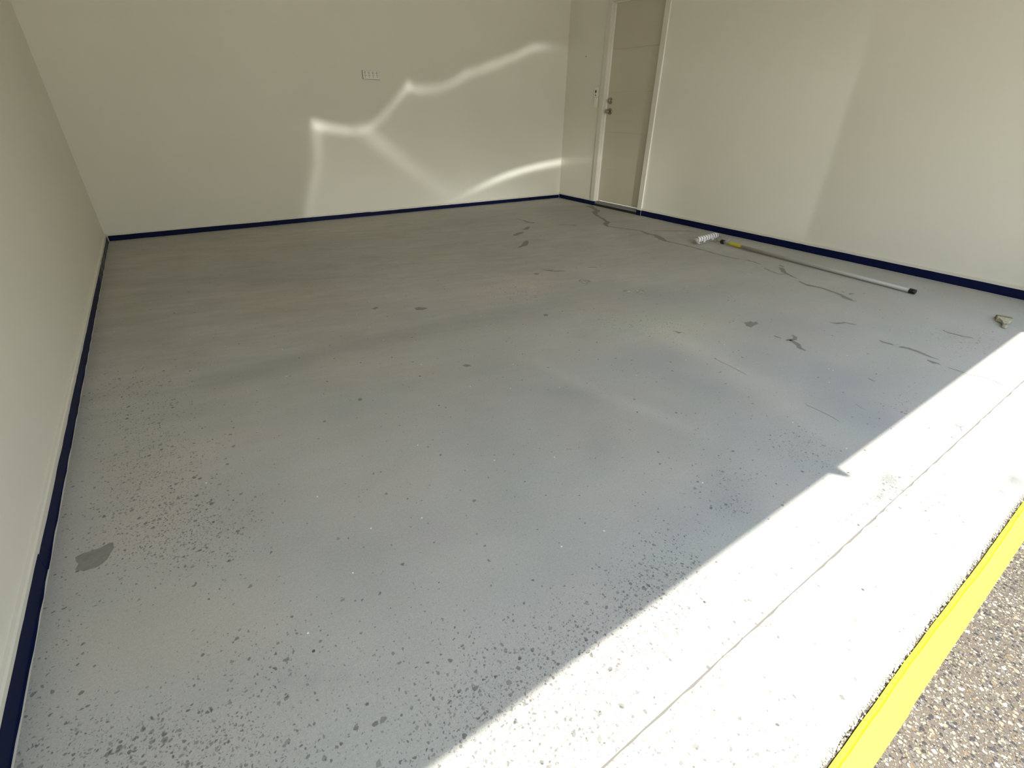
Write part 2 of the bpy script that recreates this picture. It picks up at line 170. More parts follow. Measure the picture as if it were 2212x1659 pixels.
def mm(m, op, a, b=None, clamp=False): return mth(m.node_tree, op, a, b, clamp)
def vmul(m, col, fac):
    """colour (socket or tuple) times scalar"""
    n = N(m, 'ShaderNodeVectorMath', operation='SCALE')
    if isinstance(col, tuple): n.inputs[0].default_value = col
    else: L(m, col, n.inputs[0])
    L(m, fac, n.inputs['Scale']); return n.outputs[0]
def mix(m, fac, a, b):
    n = N(m, 'ShaderNodeMix', data_type='RGBA')
    if isinstance(fac, float): n.inputs[0].default_value = fac
    else: L(m, fac, n.inputs[0])
    for i, v in ((6, a), (7, b)):
        if isinstance(v, tuple): n.inputs[i].default_value = (*v[:3], 1)
        else: L(m, v, n.inputs[i])
    return n.outputs[2]

M_wall = mat('wall_paint', (.84, .81, .69), .55, 0, .35)
n1 = noise(M_wall, 1.3, 2); n2 = noise(M_wall, 260, 2)
L(M_wall, vmul(M_wall, (.84, .81, .69), mapr(M_wall, n1, .3, .7, .985, 1.015)), bsdf(M_wall).inputs['Base Color'])
bump(M_wall, n2, .25, .0012)
M_ceil = mat('ceiling_paint', (.89, .86, .77), .8)
M_trim = mat('trim_enamel', (.77, .735, .63), .35, 0, .5)
M_door = mat('door_enamel', (.62, .57, .44), .38, 0, .5)
M_brick = mat('render_outside', (.62, .58, .50), .85)

def add_chips(m, base, vec, density):
    """dark stone chips ground open in a concrete surface"""
    warp = N(m, 'ShaderNodeTexNoise'); warp.inputs['Scale'].default_value = 90; warp.inputs['Detail'].default_value = 2; L(m, vec, warp.inputs['Vector'])
    s = N(m, 'ShaderNodeVectorMath', operation='MULTIPLY_ADD'); L(m, warp.outputs['Color'], s.inputs[0]); s.inputs[1].default_value = (.012, .012, 0); L(m, vec, s.inputs[2])
    out = base
    for scale, rmax, thr, dk in ((62, .30, .30, .42), (125, .33, .72, .42), (230, .34, .62, .60)):
        v = N(m, 'ShaderNodeTexVoronoi'); v.voronoi_dimensions = '2D'; v.inputs['Scale'].default_value = scale; L(m, s.outputs[0], v.inputs['Vector'])
        sc = N(m, 'ShaderNodeSeparateColor'); L(m, v.outputs['Color'], sc.inputs[0])
        # probability of a chip in this cell grows with the local density
        on = mm(m, 'LESS_THAN', sc.outputs[0], mm(m, 'MULTIPLY', density, thr))
        rad = mm(m, 'MULTIPLY', mm(m, 'ADD', mm(m, 'POWER', sc.outputs[1], 2.0), .25), rmax)
        inside = mapr(m, mm(m, 'SUBTRACT', v.outputs['Distance'], rad), -.03, .03, 1, 0)
        f = mm(m, 'MULTIPLY', mm(m, 'MULTIPLY', inside, on), mm(m, 'ADD', mm(m, 'MULTIPLY', sc.outputs[2], .5), .5))
        col = vmul(m, out, mapr(m, f, 0, 1, 1, dk))
        out = col
    return out

def concrete(name):
    m = mat(name, (.5, .5, .5), .62, 0, .4)
    tc = N(m, 'ShaderNodeTexCoord'); P = tc.outputs['Object']
    at = N(m, 'ShaderNodeAttribute', attribute_name='tone'); ch = N(m, 'ShaderNodeAttribute', attribute_name='chips')
    rear = N(m, 'ShaderNodeAttribute', attribute_name='trowel')
    big = noise(m, 1.1, 4, .55, P); mid = noise(m, 4.0, 5, .6, P); fine = noise(m, 300, 3, .7, P); grit = noise(m, 130, 3, .65, P)
    wv = N(m, 'ShaderNodeMapping'); wv.inputs['Rotation'].default_value = (0, 0, math.radians(12)); L(m, P, wv.inputs[0])
    st = noise(m, 2.6, 7, .66, wv.outputs[0], (.75, 2.6, 1))
    st2 = noise(m, 10.0, 6, .65, wv.outputs[0], (.6, 2.4, 1))
    v = mm(m, 'MULTIPLY', mapr(m, big, .3, .7, .94, 1.06), mapr(m, mid, .25, .75, .95, 1.05))
    v = mm(m, 'MULTIPLY', v, mapr(m, fine, .25, .75, .86, 1.14))
    v = mm(m, 'MULTIPLY', v, mapr(m, grit, .25, .75, .93, 1.07))
    stf = mm(m, 'MULTIPLY', mm(m, 'SUBTRACT', st, .5), mm(m, 'MULTIPLY', rear.outputs['Fac'], .50))
    stf2 = mm(m, 'MULTIPLY', mm(m, 'SUBTRACT', st2, .5), mm(m, 'MULTIPLY', rear.outputs['Fac'], .40))
    v = mm(m, 'MULTIPLY', v, mm(m, 'ADD', mm(m, 'ADD', stf, stf2), 1.0))
    hue = noise(m, 2.1, 3, .5, P, (1, 1.6, 1))
    base = mix(m, mapr(m, hue, .35, .65, 0, 1), (.452, .430, .388), (.432, .434, .392))
    c = vmul(m, base, v)
    mu = N(m, 'ShaderNodeVectorMath', operation='MULTIPLY'); L(m, c, mu.inputs[0]); L(m, at.outputs['Color'], mu.inputs[1])
    c = add_chips(m, mu.outputs[0], P, ch.outputs['Fac'])
    # scattered dry white specks
    vo = N(m, 'ShaderNodeTexVoronoi'); vo.voronoi_dimensions = '2D'; vo.inputs['Scale'].default_value = 22; L(m, P, vo.inputs['Vector'])
    sc = N(m, 'ShaderNodeSeparateColor'); L(m, vo.outputs['Color'], sc.inputs[0])
    f = mm(m, 'MULTIPLY', mm(m, 'LESS_THAN', vo.outputs['Distance'], .055), mm(m, 'LESS_THAN', sc.outputs[0], .012))
    c = mix(m, f, c, (.85, .85, .82))
    f2 = mm(m, 'MULTIPLY', mm(m, 'LESS_THAN', vo.outputs['Distance'], .075), mm(m, 'GREATER_THAN', sc.outputs[0], .992))
    c = mix(m, f2, c, (.10, .10, .09))
    L(m, c, bsdf(m).inputs['Base Color'])
    L(m, mapr(m, mid, .3, .7, .55, .72), bsdf(m).inputs['Roughness'])
    bump(m, fine, .25, .0006)
    return m
M_conc = concrete('ground_concrete')
M_fill = mat('crack_filler', (.25, .242, .215), .7, 0, .3)
nf = noise(M_fill, 60, 4); L(M_fill, vmul(M_fill, (.25, .242, .215), mapr(M_fill, nf, .3, .7, .88, 1.1)), bsdf(M_fill).inputs['Base Color'])
M_wet = mat('resin_spot', (.36, .355, .32), .14, 0, .9)
bump(M_wet, noise(M_wet, 45, 3), .9, .006)
L(M_wet, mix(M_wet, mapr(M_wet, noise(M_wet, 38, 3, .6), .52, .60, 0, 1), (.34, .335, .30), (.60, .60, .56)), bsdf(M_wet).inputs['Base Color'])  # pale flecks painted in as the glints on the resin
M_joint = mat('sawn_joint_gap', (.20, .19, .17), .9)  # dark tone at the bottom of the sawn joint

# exposed pebble driveway
M_agg = mat('exposed_aggregate', (.4, .4, .4), .5, 0, .4)
tc = N(M_agg, 'ShaderNodeTexCoord'); P = tc.outputs['Object']
wn = N(M_agg, 'ShaderNodeTexNoise'); wn.inputs['Scale'].default_value = 60; L(M_agg, P, wn.inputs['Vector'])
ws = N(M_agg, 'ShaderNodeVectorMath', operation='MULTIPLY_ADD'); L(M_agg, wn.outputs['Color'], ws.inputs[0]); ws.inputs[1].default_value = (.008, .008, 0); L(M_agg, P, ws.inputs[2])
matrix = mix(M_agg, mapr(M_agg, noise(M_agg, 400, 2, .5, P), .3, .7, 0, 1), (.31, .25, .18), (.19, .15, .105))
c = matrix; hsum = None
for scale, wth, rr in ((230, .78, .40), (125, .60, .40), (82, .38, .38)):
    v = N(M_agg, 'ShaderNodeTexVoronoi'); v.voronoi_dimensions = '2D'; v.inputs['Scale'].default_value = scale; L(M_agg, ws.outputs[0], v.inputs['Vector'])
    s = N(M_agg, 'ShaderNodeSeparateColor'); L(M_agg, v.outputs['Color'], s.inputs[0])
    ramp = N(M_agg, 'ShaderNodeValToRGB'); ramp.color_ramp.interpolation = 'CONSTANT'
    stops = [(0, (.055, .052, .058)), (.16, (.58, .50, .34)), (.34, (.72, .66, .49)), (.48, (.22, .18, .14)), (.60, (.36, .30, .21)), (.68, (.33, .31, .28)), (.80, (.78, .75, .66)), (.90, (.09, .08, .085)), (.96, (.40, .28, .15))]
    while len(ramp.color_ramp.elements) < len(stops): ramp.color_ramp.elements.new(.5)
    for e, (p_, k_) in zip(ramp.color_ramp.elements, stops): e.position = p_; e.color = (*k_, 1)
    L(M_agg, s.outputs[1], ramp.inputs[0])
    rad = mm(M_agg, 'MULTIPLY', mm(M_agg, 'ADD', mm(M_agg, 'MULTIPLY', s.outputs[2], .5), .6), rr)
    ins = mapr(M_agg, mm(M_agg, 'SUBTRACT', v.outputs['Distance'], rad), -.05, .03, 1, 0)
    f = mm(M_agg, 'MULTIPLY', ins, mm(M_agg, 'LESS_THAN', s.outputs[0], wth))
    c = mix(M_agg, f, c, ramp.outputs[0])
    h = mm(M_agg, 'MULTIPLY', f, 1.0)
    hsum = h if hsum is None else mm(M_agg, 'MAXIMUM', hsum, h)
c = mix(M_agg, 0.0, c, c); L(M_agg, vmul(M_agg, c, mapr(M_agg, noise(M_agg, 1.5, 2, .5, P), .3, .7, AGG * .95, AGG * 1.05)), bsdf(M_agg).inputs['Base Color']); bump(M_agg, hsum, .7, .003)

M_blue = mat('blue_masking_tape', (.0015, .0055, .040), .55, 0, .15)
nb = noise(M_blue, 25, 3); L(M_blue, vmul(M_blue, (.0015, .0055, .040), mapr(M_blue, nb, .3, .7, .85, 1.2)), bsdf(M_blue).inputs['Base Color'])
M_blueworn = mat('blue_masking_tape_dusty', (.03, .035, .06), .7)
nb = noise(M_blueworn, 9, 4, .6); L(M_blueworn, mix(M_blueworn, mapr(M_blueworn, nb, .42, .55, 0, 1), (.004, .008, .035), (.10, .10, .11)), bsdf(M_blueworn).inputs['Base Color'])
M_yel = mat('yellow_masking_tape', (.93, .90, .055), .55, 0, .3)
bump(M_yel, noise(M_yel, 40, 3, .5, None, (1, 4, 1)), .3, .001)
M_white = mat('white_plastic', (.90, .88, .80), .3)
M_plate = mat('outlet_plastic', (.88, .86, .77), .3)
M_black = mat('black_plastic', (.008, .008, .008), .4)
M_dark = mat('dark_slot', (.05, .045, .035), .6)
M_alu = mat('aluminium', (.58, .58, .56), .32, .9)
M_alumat = mat('satin_aluminium_pole', (.44, .43, .38), .5, .25)
M_sill = mat('sill_aluminium', (.34, .34, .33), .4, .6)
M_nickel = mat('satin_nickel', (.34, .32, .26), .32, .85)
M_nap = mat('roller_nap', (.90, .86, .86), .85)
bump(M_nap, noise(M_nap, 700, 2), .8, .002)
M_stripe = mat('roller_nap_stripe', (.13, .115, .115), .85)
M_wrap = mat('clear_plastic_end', (.36, .35, .32), .12, 0, .7)
M_label = mat('yellow_label', (.62, .50, .03), .45)
M_bristle = mat('olive_bristles', (.24, .22, .10), .8)
bump(M_bristle, noise(M_bristle, 300, 2, .5, None, (.1, 1, 1)), 1, .003)
M_brushwood = mat('pale_wood', (.50, .47, .36), .5)
L(M_brushwood, mix(M_brushwood, mapr(M_brushwood, noise(M_brushwood, 30, 4, .6, None, (1, 6, 1)), .35, .65, 0, 1), (.52, .49, .38), (.40, .37, .27)), bsdf(M_brushwood).inputs['Base Color'])

# ------------------------------------------------------------------ mesh helpers
def obj(name, bm, mats, parent=None, smooth=False):
    me = bpy.data.meshes.new(name); bm.normal_update(); bm.to_mesh(me); bm.free()
    for m in (mats if isinstance(mats, (list, tuple)) else [mats]): me.materials.append(m)
    if smooth:
        for p in me.polygons: p.use_smooth = True
    o = bpy.data.objects.new(name, me); COL.objects.link(o)
    if parent is not None: o.parent = parent
    return o
def tag(o, label=None, cat=None, group=None, kind=None):
    if label: o['label'] = label
    if cat: o['category'] = cat
    if group: o['group'] = group
    if kind: o['kind'] = kind
    return o
def empty(name, loc, rotz=0):
    o = bpy.data.objects.new(name, None); COL.objects.link(o); o.location = loc; o.rotation_euler = (0, 0, rotz); o.empty_display_size = .1
    return o
def box(bm, x0, y0, z0, x1, y1, z1, bev=0, mi=0):
    g = bmesh.ops.create_cube(bm, size=1)
    vs_ = g['verts']
    for v in vs_:
        v.co = Vector(((x0 + x1) / 2 + v.co.x * (x1 - x0), (y0 + y1) / 2 + v.co.y * (y1 - y0), (z0 + z1) / 2 + v.co.z * (z1 - z0)))
    fs = set(f for v in vs_ for f in v.link_faces)
    for f in fs: f.material_index = mi
    if bev:
        es = list(set(e for v in vs_ for e in v.link_edges))
        r = bmesh.ops.bevel(bm, geom=es, offset=bev, segments=2, affect='EDGES', profile=.5)
        for f in r['faces']: f.material_index = mi
    return bm
def tube(bm, pts, r, seg=16, mi=0, cap=True, radii=None):
    pts = [Vector(p) for p in pts]; rings = []
    up = None
    for i, p in enumerate(pts):
        t = (pts[min(i + 1, len(pts) - 1)] - pts[max(i - 1, 0)]).normalized()
        if up is None: up = t.orthogonal().normalized()
        up = (up - t * up.dot(t)).normalized(); b = t.cross(up)
        rr = radii[i] if radii else r
        rings.append([bm.verts.new(p + (up * math.cos(2 * math.pi * k / seg) + b * math.sin(2 * math.pi * k / seg)) * rr) for k in range(seg)])
    for a, c_ in zip(rings, rings[1:]):
        for k in range(seg):
            f = bm.faces.new((a[k], a[(k + 1) % seg], c_[(k + 1) % seg], c_[k])); f.material_index = mi; f.smooth = True
    if cap:
        for rg, rev in ((rings[0], True), (rings[-1], False)):
            f = bm.faces.new(list(reversed(rg)) if rev else rg); f.material_index = mi
    return bm
def prism(bm, outline, z0, z1, mi=0, bev=0):
    lo = [bm.verts.new((x, y, z0)) for x, y in outline]; hi = [bm.verts.new((x, y, z1)) for x, y in outline]
    n = len(outline); fs = [bm.faces.new(hi), bm.faces.new(list(reversed(lo)))]
    for i in range(n): fs.append(bm.faces.new((lo[i], lo[(i + 1) % n], hi[(i + 1) % n], hi[i])))
    for f in fs: f.material_index = mi
    if bev:
        r = bmesh.ops.bevel(bm, geom=list(fs[0].edges), offset=bev, segments=2, affect='EDGES')
        for f in r['faces']: f.material_index = mi
    return bm

# ------------------------------------------------------------------ setting: floor
def field(x, y, blobs):
    r = []
    for b in blobs:
        dx, dy = x - b[0], y - b[1]
        q = b[2] * dx * dx + 2 * b[3] * dx * dy + b[4] * dy * dy
        if q < 14: r.append((math.exp(-q * .5), b))
    return r
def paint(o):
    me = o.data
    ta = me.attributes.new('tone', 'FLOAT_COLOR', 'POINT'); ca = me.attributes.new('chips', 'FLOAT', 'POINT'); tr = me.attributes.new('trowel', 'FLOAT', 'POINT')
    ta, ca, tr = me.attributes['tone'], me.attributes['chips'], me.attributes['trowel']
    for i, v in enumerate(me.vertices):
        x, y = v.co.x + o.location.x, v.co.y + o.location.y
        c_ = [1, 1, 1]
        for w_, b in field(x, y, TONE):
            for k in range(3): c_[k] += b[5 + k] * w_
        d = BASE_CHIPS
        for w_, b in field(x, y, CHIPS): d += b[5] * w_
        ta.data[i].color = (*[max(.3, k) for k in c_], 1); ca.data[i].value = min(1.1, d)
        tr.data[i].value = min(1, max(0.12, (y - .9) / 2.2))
def grid(bm, x0, x1, y0, y1, z, step, mi=0):
    nx, ny = max(1, round((x1 - x0) / step)), max(1, round((y1 - y0) / step))
    vv = [[bm.verts.new((x0 + (x1 - x0) * i / nx, y0 + (y1 - y0) * j / ny, z)) for i in range(nx + 1)] for j in range(ny + 1)]
    for j in range(ny):
        for i in range(nx):
            f = bm.faces.new((vv[j][i], vv[j][i + 1], vv[j + 1][i + 1], vv[j + 1][i])); f.material_index = mi
def skin_down(bm, x0, x1, y0, y1, z0, z1):
    # side walls of a slab
    for a, b in (((x0, y0), (x1, y0)), ((x1, y0), (x1, y1)), ((x1, y1), (x0, y1)), ((x0, y1), (x0, y0))):
        bm.faces.new([bm.verts.new((*a, z0)), bm.verts.new((*b, z0)), bm.verts.new((*b, z1)), bm.verts.new((*a, z1))])
def jag(pts, amp, step, seed):
    """subdivide a polyline or outline and roughen it"""
    rnd = random.Random(seed); out = []
    for a, b in zip(pts, pts[1:]):
        n = max(1, int(math.dist(a[:2], b[:2]) / step))
        for k in range(n):
            t = k / n
            out.append([a[i] + (b[i] - a[i]) * t + (rnd.uniform(-amp, amp) if k and i < 2 else 0) for i in range(len(a))])
    out.append(list(pts[-1])); return out
def ribbon(bm, pts, z, mi, seed, lo=None, hi=None):
    pts = jag(pts, .0035, .02, seed); rnd = random.Random(seed + 99); L_, R_ = [], []
    pts = [p for p in pts if (lo is None or p[1] > lo) and (hi is None or p[1] < hi)]
    if len(pts) < 2: return
    for i, p in enumerate(pts):
        a, b = pts[max(i - 1, 0)], pts[min(i + 1, len(pts) - 1)]
        t = Vector((b[0] - a[0], b[1] - a[1], 0)); t = t.normalized() if t.length > 1e-6 else Vector((1, 0, 0)); n = Vector((-t.y, t.x, 0))
        wd = max(.0012, p[2] * .5); q = Vector((p[0], p[1], z))
        L_.append(bm.verts.new(q + n * wd * rnd.uniform(.65, 1.25))); R_.append(bm.verts.new(q - n * wd * rnd.uniform(.65, 1.25)))
    for i in range(len(pts) - 1):
        f = bm.faces.new((L_[i], L_[i + 1], R_[i + 1], R_[i])); f.material_index = mi
def patch(bm, outline, z, mi, seed):
    o = jag(outline + [outline[0]], .003, .012, seed)[:-1]
    f = bm.faces.new([bm.verts.new((p[0], p[1], z)) for p in o]); f.material_index = mi
    bmesh.ops.triangulate(bm, faces=[f])

bm = bmesh.new()
grid(bm, LEFT - .02, RIGHT + .02, SEAM + .001, BACK + .02, 0, .03)
skin_down(bm, LEFT - .02, RIGHT + .02, SEAM + .002, BACK + .02, -.12, 0)
for i, r in enumerate(RIB): ribbon(bm, r, .0005, 1, i, lo=SEAM + .004)
for i, p in enumerate(POLY): patch(bm, p, .0006, 1, 50 + i)
for i, p in enumerate(WET): patch(bm, p, .0008, 2, 80 + i)
bmesh.ops.recalc_face_normals(bm, faces=bm.faces[:])
for f in bm.faces:
    if abs(f.normal.z) > .9 and f.calc_center_median().z > -.05 and f.normal.z < 0: f.normal_flip()
floor = obj('floor', bm, [M_conc, M_fill, M_wet]); tag(floor, kind='structure', label='ground grey concrete garage floor with filled cracks'); paint(floor)

# threshold slab in the sun, split off by a sawn joint
bm = bmesh.new()
X0, X1 = -1.2, 5.4
nx = 220
ed = random.Random(3)
edge = [0.004 + ed.uniform(-.003, .002) for _ in range(nx + 1)]
rows = []
for j, yy in enumerate((None, .012, .05, .10, .15, .20, SEAM - .0022)):
    rows.append([bm.verts.new((X0 + (X1 - X0) * i / nx, edge[i] if yy is None else yy + (ed.uniform(-.0028, .0016) if j == 6 else 0), -.003 if yy is None else 0)) for i in range(nx + 1)])
for a, b in zip(rows, rows[1:]):
    for i in range(nx): bm.faces.new((a[i], a[i + 1], b[i + 1], b[i]))
lo_ = [bm.verts.new((v.co.x, v.co.y, -.12)) for v in rows[0]]; hi_ = [bm.verts.new((v.co.x, v.co.y, -.12)) for v in rows[-1]]
for i in range(nx):
    bm.faces.new((lo_[i], lo_[i + 1], rows[0][i + 1], rows[0][i])); bm.faces.new((rows[-1][i], rows[-1][i + 1], hi_[i + 1], hi_[i]))
for i, r in enumerate(RIB): ribbon(bm, r, .0005, 1, i, hi=SEAM - .006)
strip = obj('threshold_slab', bm, [M_conc, M_fill]); tag(strip, 'bare concrete threshold strip in full sun between sawn joint and yellow tape', 'threshold', kind='structure'); paint(strip)
bm = bmesh.new(); box(bm, X0, SEAM - .02, -.12, X1, SEAM + .02, -.004)
o = obj('trim_1', bm, M_joint); tag(o, kind='structure', label='sawn joint in the concrete')

M_bounce = mat('pale_bounce_ground', (.62, .58, .49), .9)  # unseen ground past the driveway, made pale to bounce light indoors
L(M_bounce, vmul(M_bounce, (.62, .58, .49), mapr(M_bounce, noise(M_bounce, 3, 4), .3, .7, .93, 1.05)), bsdf(M_bounce).inputs['Base Color'])
bm = bmesh.new(); box(bm, -14, -26, -.2, 18, -1.9, -.004); tag(obj('bounce_ground', bm, M_bounce), 'unseen pale ground beyond the pebble driveway, added to bounce light inside', 'ground', kind='structure')
bm = bmesh.new(); grid(bm, -14, 18, -1.9, -.004, -.004, 1.0); grid(bm, -7, 11, -.006, .03, -.009, 1.0)
drive = obj('driveway', bm, M_agg); tag(drive, 'tan exposed pebble driveway outside the yellow tape', 'driveway', kind='structure')

# ------------------------------------------------------------------ walls, ceiling
WB, WR, WL = BACK + SK, RIGHT + SK, LEFT - SK
bm = bmesh.new(); box(bm, WL - .15, WB, 0, WR + .15, WB + .15, CEIL); tag(obj('wall_back', bm, M_wall), kind='structure')
bm = bmesh.new(); box(bm, WL - .15, -.0, 0, WL, WB, CEIL); tag(obj('wall_left', bm, M_wall), kind='structure')
DY0, DY1, DH = 3.965, 4.69, 2.055        # doorway in the right wall
bm = bmesh.new()
box(bm, WR, 0, 0, WR + .15, DY0 - .03, CEIL); box(bm, WR, DY1 + .03, 0, WR + .15, WB, CEIL); box(bm, WR, DY0 - .03, DH + .03, WR + .15, DY1 + .03, CEIL)
wr = obj('wall_right', bm, M_wall); tag(wr, kind='structure')
# a small screw hole in the wall beside the door
bm = bmesh.new(); tube(bm, [(WR - .0012, 5.07, 1.597), (WR + .001, 5.07, 1.597)], .006, 10); obj('screw_hole', bm, M_black, wr)
bm = bmesh.new()
box(bm, WL - .15, 0, LINTEL, WR + .15, SEAM - .002, CEIL)
box(bm, WL, 0, 0, OPEN_L, SEAM - .002, LINTEL); box(bm, OPEN_R, 0, 0, WR, SEAM - .002, LINTEL)
wf = obj('wall_front', bm, M_wall); tag(wf, kind='structure')
# latch under the lintel: only its shadow notch on the floor is seen
bm = bmesh.new(); prism(bm, [(2.070, .02), (2.070, 0), (2.090, -.030), (2.098, -.042), (2.106, -.046), (2.112, -.044), (2.117, -.030), (2.122, 0), (2.122, .02)], LINTEL - .012, LINTEL + .02); obj('latch', bm, M_alu, wf)
bm = bmesh.new(); box(bm, WL - .15, 0, CEIL, WR + .15, WB + .15, CEIL + .12); tag(obj('ceiling', bm, M_ceil), kind='structure')

def baseboard(name, axis, plane, a, b, h, sgn, foot=.006):
    """axis 'x': runs along x at y=plane; sgn = direction from its front face to the wall"""
    bm = bmesh.new()
    prof = [(-foot, 0), (-foot, .0004), (0, .0006), (0, h - .004), (.004, h), (SK, h), (SK, 0)]
    rings = []
    for t in (a, b):
        rings.append([bm.verts.new((t, plane + sgn * d, z) if axis == 'x' else (plane + sgn * d, t, z)) for d, z in prof])
    for k in range(7): bm.faces.new((rings[0][k], rings[0][(k + 1) % 7], rings[1][(k + 1) % 7], rings[1][k]))
    bm.faces.new(rings[0]); bm.faces.new(rings[1]); bmesh.ops.recalc_face_normals(bm, faces=bm.faces[:])
    return tag(obj(name, bm, M_trim), kind='structure')
AR = .062     # architrave width
baseboard('baseboard_back', 'x', BACK, LEFT, RIGHT, .057, 1, .013)
baseboard('baseboard_left', 'y', LEFT, SEAM, BACK, .066, -1)
baseboard('baseboard_right', 'y', RIGHT, SEAM, DY0 - AR, .082, 1, .012)
baseboard('baseboard_rear', 'y', RIGHT, DY1 + AR, BACK, .070, 1, .012)

# ------------------------------------------------------------------ door in the right wall
door = empty('door_1', (WR, (DY0 + DY1) / 2, 0)); tag(door, kind='structure', label='cream flush door in the right wall with nickel lever and deadlock')
def dobj(name, bm, m, parent=door, label=None):
    o = obj(name, bm, m, parent); o.matrix_parent_inverse = Matrix.Translation(-Vector(door.location)) if parent is door else Matrix()
    if label: o['label'] = label
    return o
LEAFX = RIGHT + .056
bm = bmesh.new()
zs = [.062, .43, .434, .83, .834, 1.234, 1.238, 1.634, 1.638, 2.045]
for i in range(0, 10, 2):
    box(bm, LEAFX, DY0 + .008, zs[i], LEAFX + .035, DY1 - .008, zs[i + 1], bev=.0012)
box(bm, LEAFX + .0025, DY0 + .008, .062, LEAFX + .034, DY1 - .008, 2.045)
leaf = dobj('door_leaf', bm, M_door)
for nm, y0, y1 in (('jamb', DY1, DY1 + .03), ('jamb', DY0 - .03, DY0)):
    bm = bmesh.new(); box(bm, RIGHT + .004, y0, 0, WR + .15, y1, DH)
    yy = (y0 - .008, y0) if y0 > 4.3 else (y1, y1 + .008)
    box(bm, RIGHT + .026, yy[0], .0, LEAFX + .05, yy[1], DH - .0, bev=.001)
    dobj(nm, bm, M_trim)
bm = bmesh.new(); box(bm, RIGHT + .004, DY0, DH, WR + .15, DY1, DH + .03); box(bm, RIGHT + .026, DY0, DH - .012, LEAFX + .05, DY1, DH, bev=.001); dobj('head_jamb', bm, M_trim)
for y0, y1 in ((DY1 + .004, DY1 + AR + .004), (DY0 - AR - .004, DY0 - .004)):
    bm = bmesh.new(); box(bm, RIGHT - .006, y0, 0, WR, y1, DH + .004 + AR, bev=.002); dobj('architrave', bm, M_trim)
bm = bmesh.new(); box(bm, RIGHT - .006, DY0 - .004, DH + .004, WR, DY1 + .004, DH + .004 + AR, bev=.002); dobj('architrave', bm, M_trim)
bm = bmesh.new()
box(bm, RIGHT + .010, DY0, .024, LEAFX + .06, DY1, .042, bev=.001); box(bm, RIGHT + .030, DY0, .042, LEAFX + .02, DY1, .054, bev=.001)
dobj('door_sill', bm, M_sill, label='grey aluminium sill')
bm = bmesh.new(); box(bm, RIGHT + .004, DY0, 0, LEAFX + .06, DY1, .024); dobj('sill_packer', bm, M_black, label='black strip under the sill')
# deadlock and lever
def disc(bm, c_, r, x0, x1, seg=28, mi=0): return tube(bm, [(x0, c_[0], c_[1]), (x1, c_[0], c_[1])], r, seg, mi)
bm = bmesh.new(); tube(bm, [(LEAFX + .001, 4.634, 1.150), (LEAFX - .006, 4.634, 1.150), (LEAFX - .011, 4.634, 1.150), (LEAFX - .012, 4.634, 1.150)], 0, 32, radii=[.033, .033, .029, .022])
dl_ = dobj('deadlock', bm, M_nickel, label='round satin nickel deadlock')
bm = bmesh.new(); tube(bm, [(LEAFX - .010, 4.634, 1.150), (LEAFX - .020, 4.634, 1.150), (LEAFX - .022, 4.634, 1.150)], 0, 20, radii=[.014, .014, .011])
box(bm, LEAFX - .030, 4.624, 1.138, LEAFX - .020, 4.632, 1.162, bev=.002); t_ = obj('thumb_turn', bm, M_nickel, dl_)
bm = bmesh.new(); tube(bm, [(LEAFX + .001, 4.628, 1.043), (LEAFX - .006, 4.628, 1.043), (LEAFX - .011, 4.628, 1.043)], 0, 32, radii=[.033, .033, .028])
tube(bm, [(LEAFX - .010, 4.628, 1.043), (LEAFX - .022, 4.628, 1.043), (LEAFX - .034, 4.628, 1.043), (LEAFX - .050, 4.628, 1.043), (LEAFX - .054, 4.628, 1.043)], 0, 28, radii=[.010, .011, .021, .024, .015])
dobj('door_handle', bm, M_nickel, label='satin nickel door knob')

# ------------------------------------------------------------------ masking tape
def wall_tape(label, axis, plane, a, b, z0, z1, th, sgn, seed, group, m=M_blue, topjit=.0008, fold=None):
    """tape stuck on the skirting front, its foot turned a little onto the floor, with hand-torn ends"""
    rnd = random.Random(seed); bm = bmesh.new(); n = max(6, int(abs(b - a) / .05)); rg = []
    for i in range(n + 1):
        t = a + (b - a) * i / n
        zt = z1 + rnd.uniform(-topjit, topjit); zb = z0 + rnd.uniform(0, .001); off = th + rnd.uniform(0, .0004)
        foot = .004 + rnd.uniform(-.0012, .0012)
        te = t + (rnd.uniform(-.004, .004) if i in (0, n) else 0)
        prof = [(0.0002, zt), (off, zt), (off, (zt + zb) * .5), (off, zb + .002), (foot, zb + .0006), (foot, zb), (0.0002, zb)]
        rg.append([bm.verts.new((te, plane - sgn * d, z) if axis == 'x' else (plane - sgn * d, te, z)) for d, z in prof])
    for i in range(n):
        for k in range(7): bm.faces.new((rg[i][k], rg[i][(k + 1) % 7], rg[i + 1][(k + 1) % 7], rg[i + 1][k]))
    bm.faces.new(rg[0]); bm.faces.new(list(reversed(rg[-1]))); bmesh.ops.recalc_face_normals(bm, faces=bm.faces[:])
    o = obj('masking_tape', bm, m); tag(o, label, 'tape', group); return o
GT = 'blue masking tape along the skirtings'
wall_tape('blue masking tape strip at the left end of the back wall skirting', 'x', BACK, LEFT + .006, .442, .0008, .0455, .0006, 1, 1, GT)
wall_tape('blue masking tape strip in the middle of the back wall skirting', 'x', BACK, .436, 1.824, .0008, .0440, .0010, 1, 2, GT)
wall_tape('blue masking tape strip on the back wall skirting ending at the right corner', 'x', BACK, 1.816, RIGHT - .006, .0008, .0415, .0006, 1, 3, GT)
wall_tape('near end of the blue masking tape on the left wall skirting, wide and bright', 'y', LEFT, .30, 1.335, .0008, .0500, .0006, -1, 4, GT)
wall_tape('blue masking tape strip halfway along the left wall skirting', 'y', LEFT, 1.325, 4.06, .0008, .0440, .0011, -1, 5, GT, topjit=.0015)
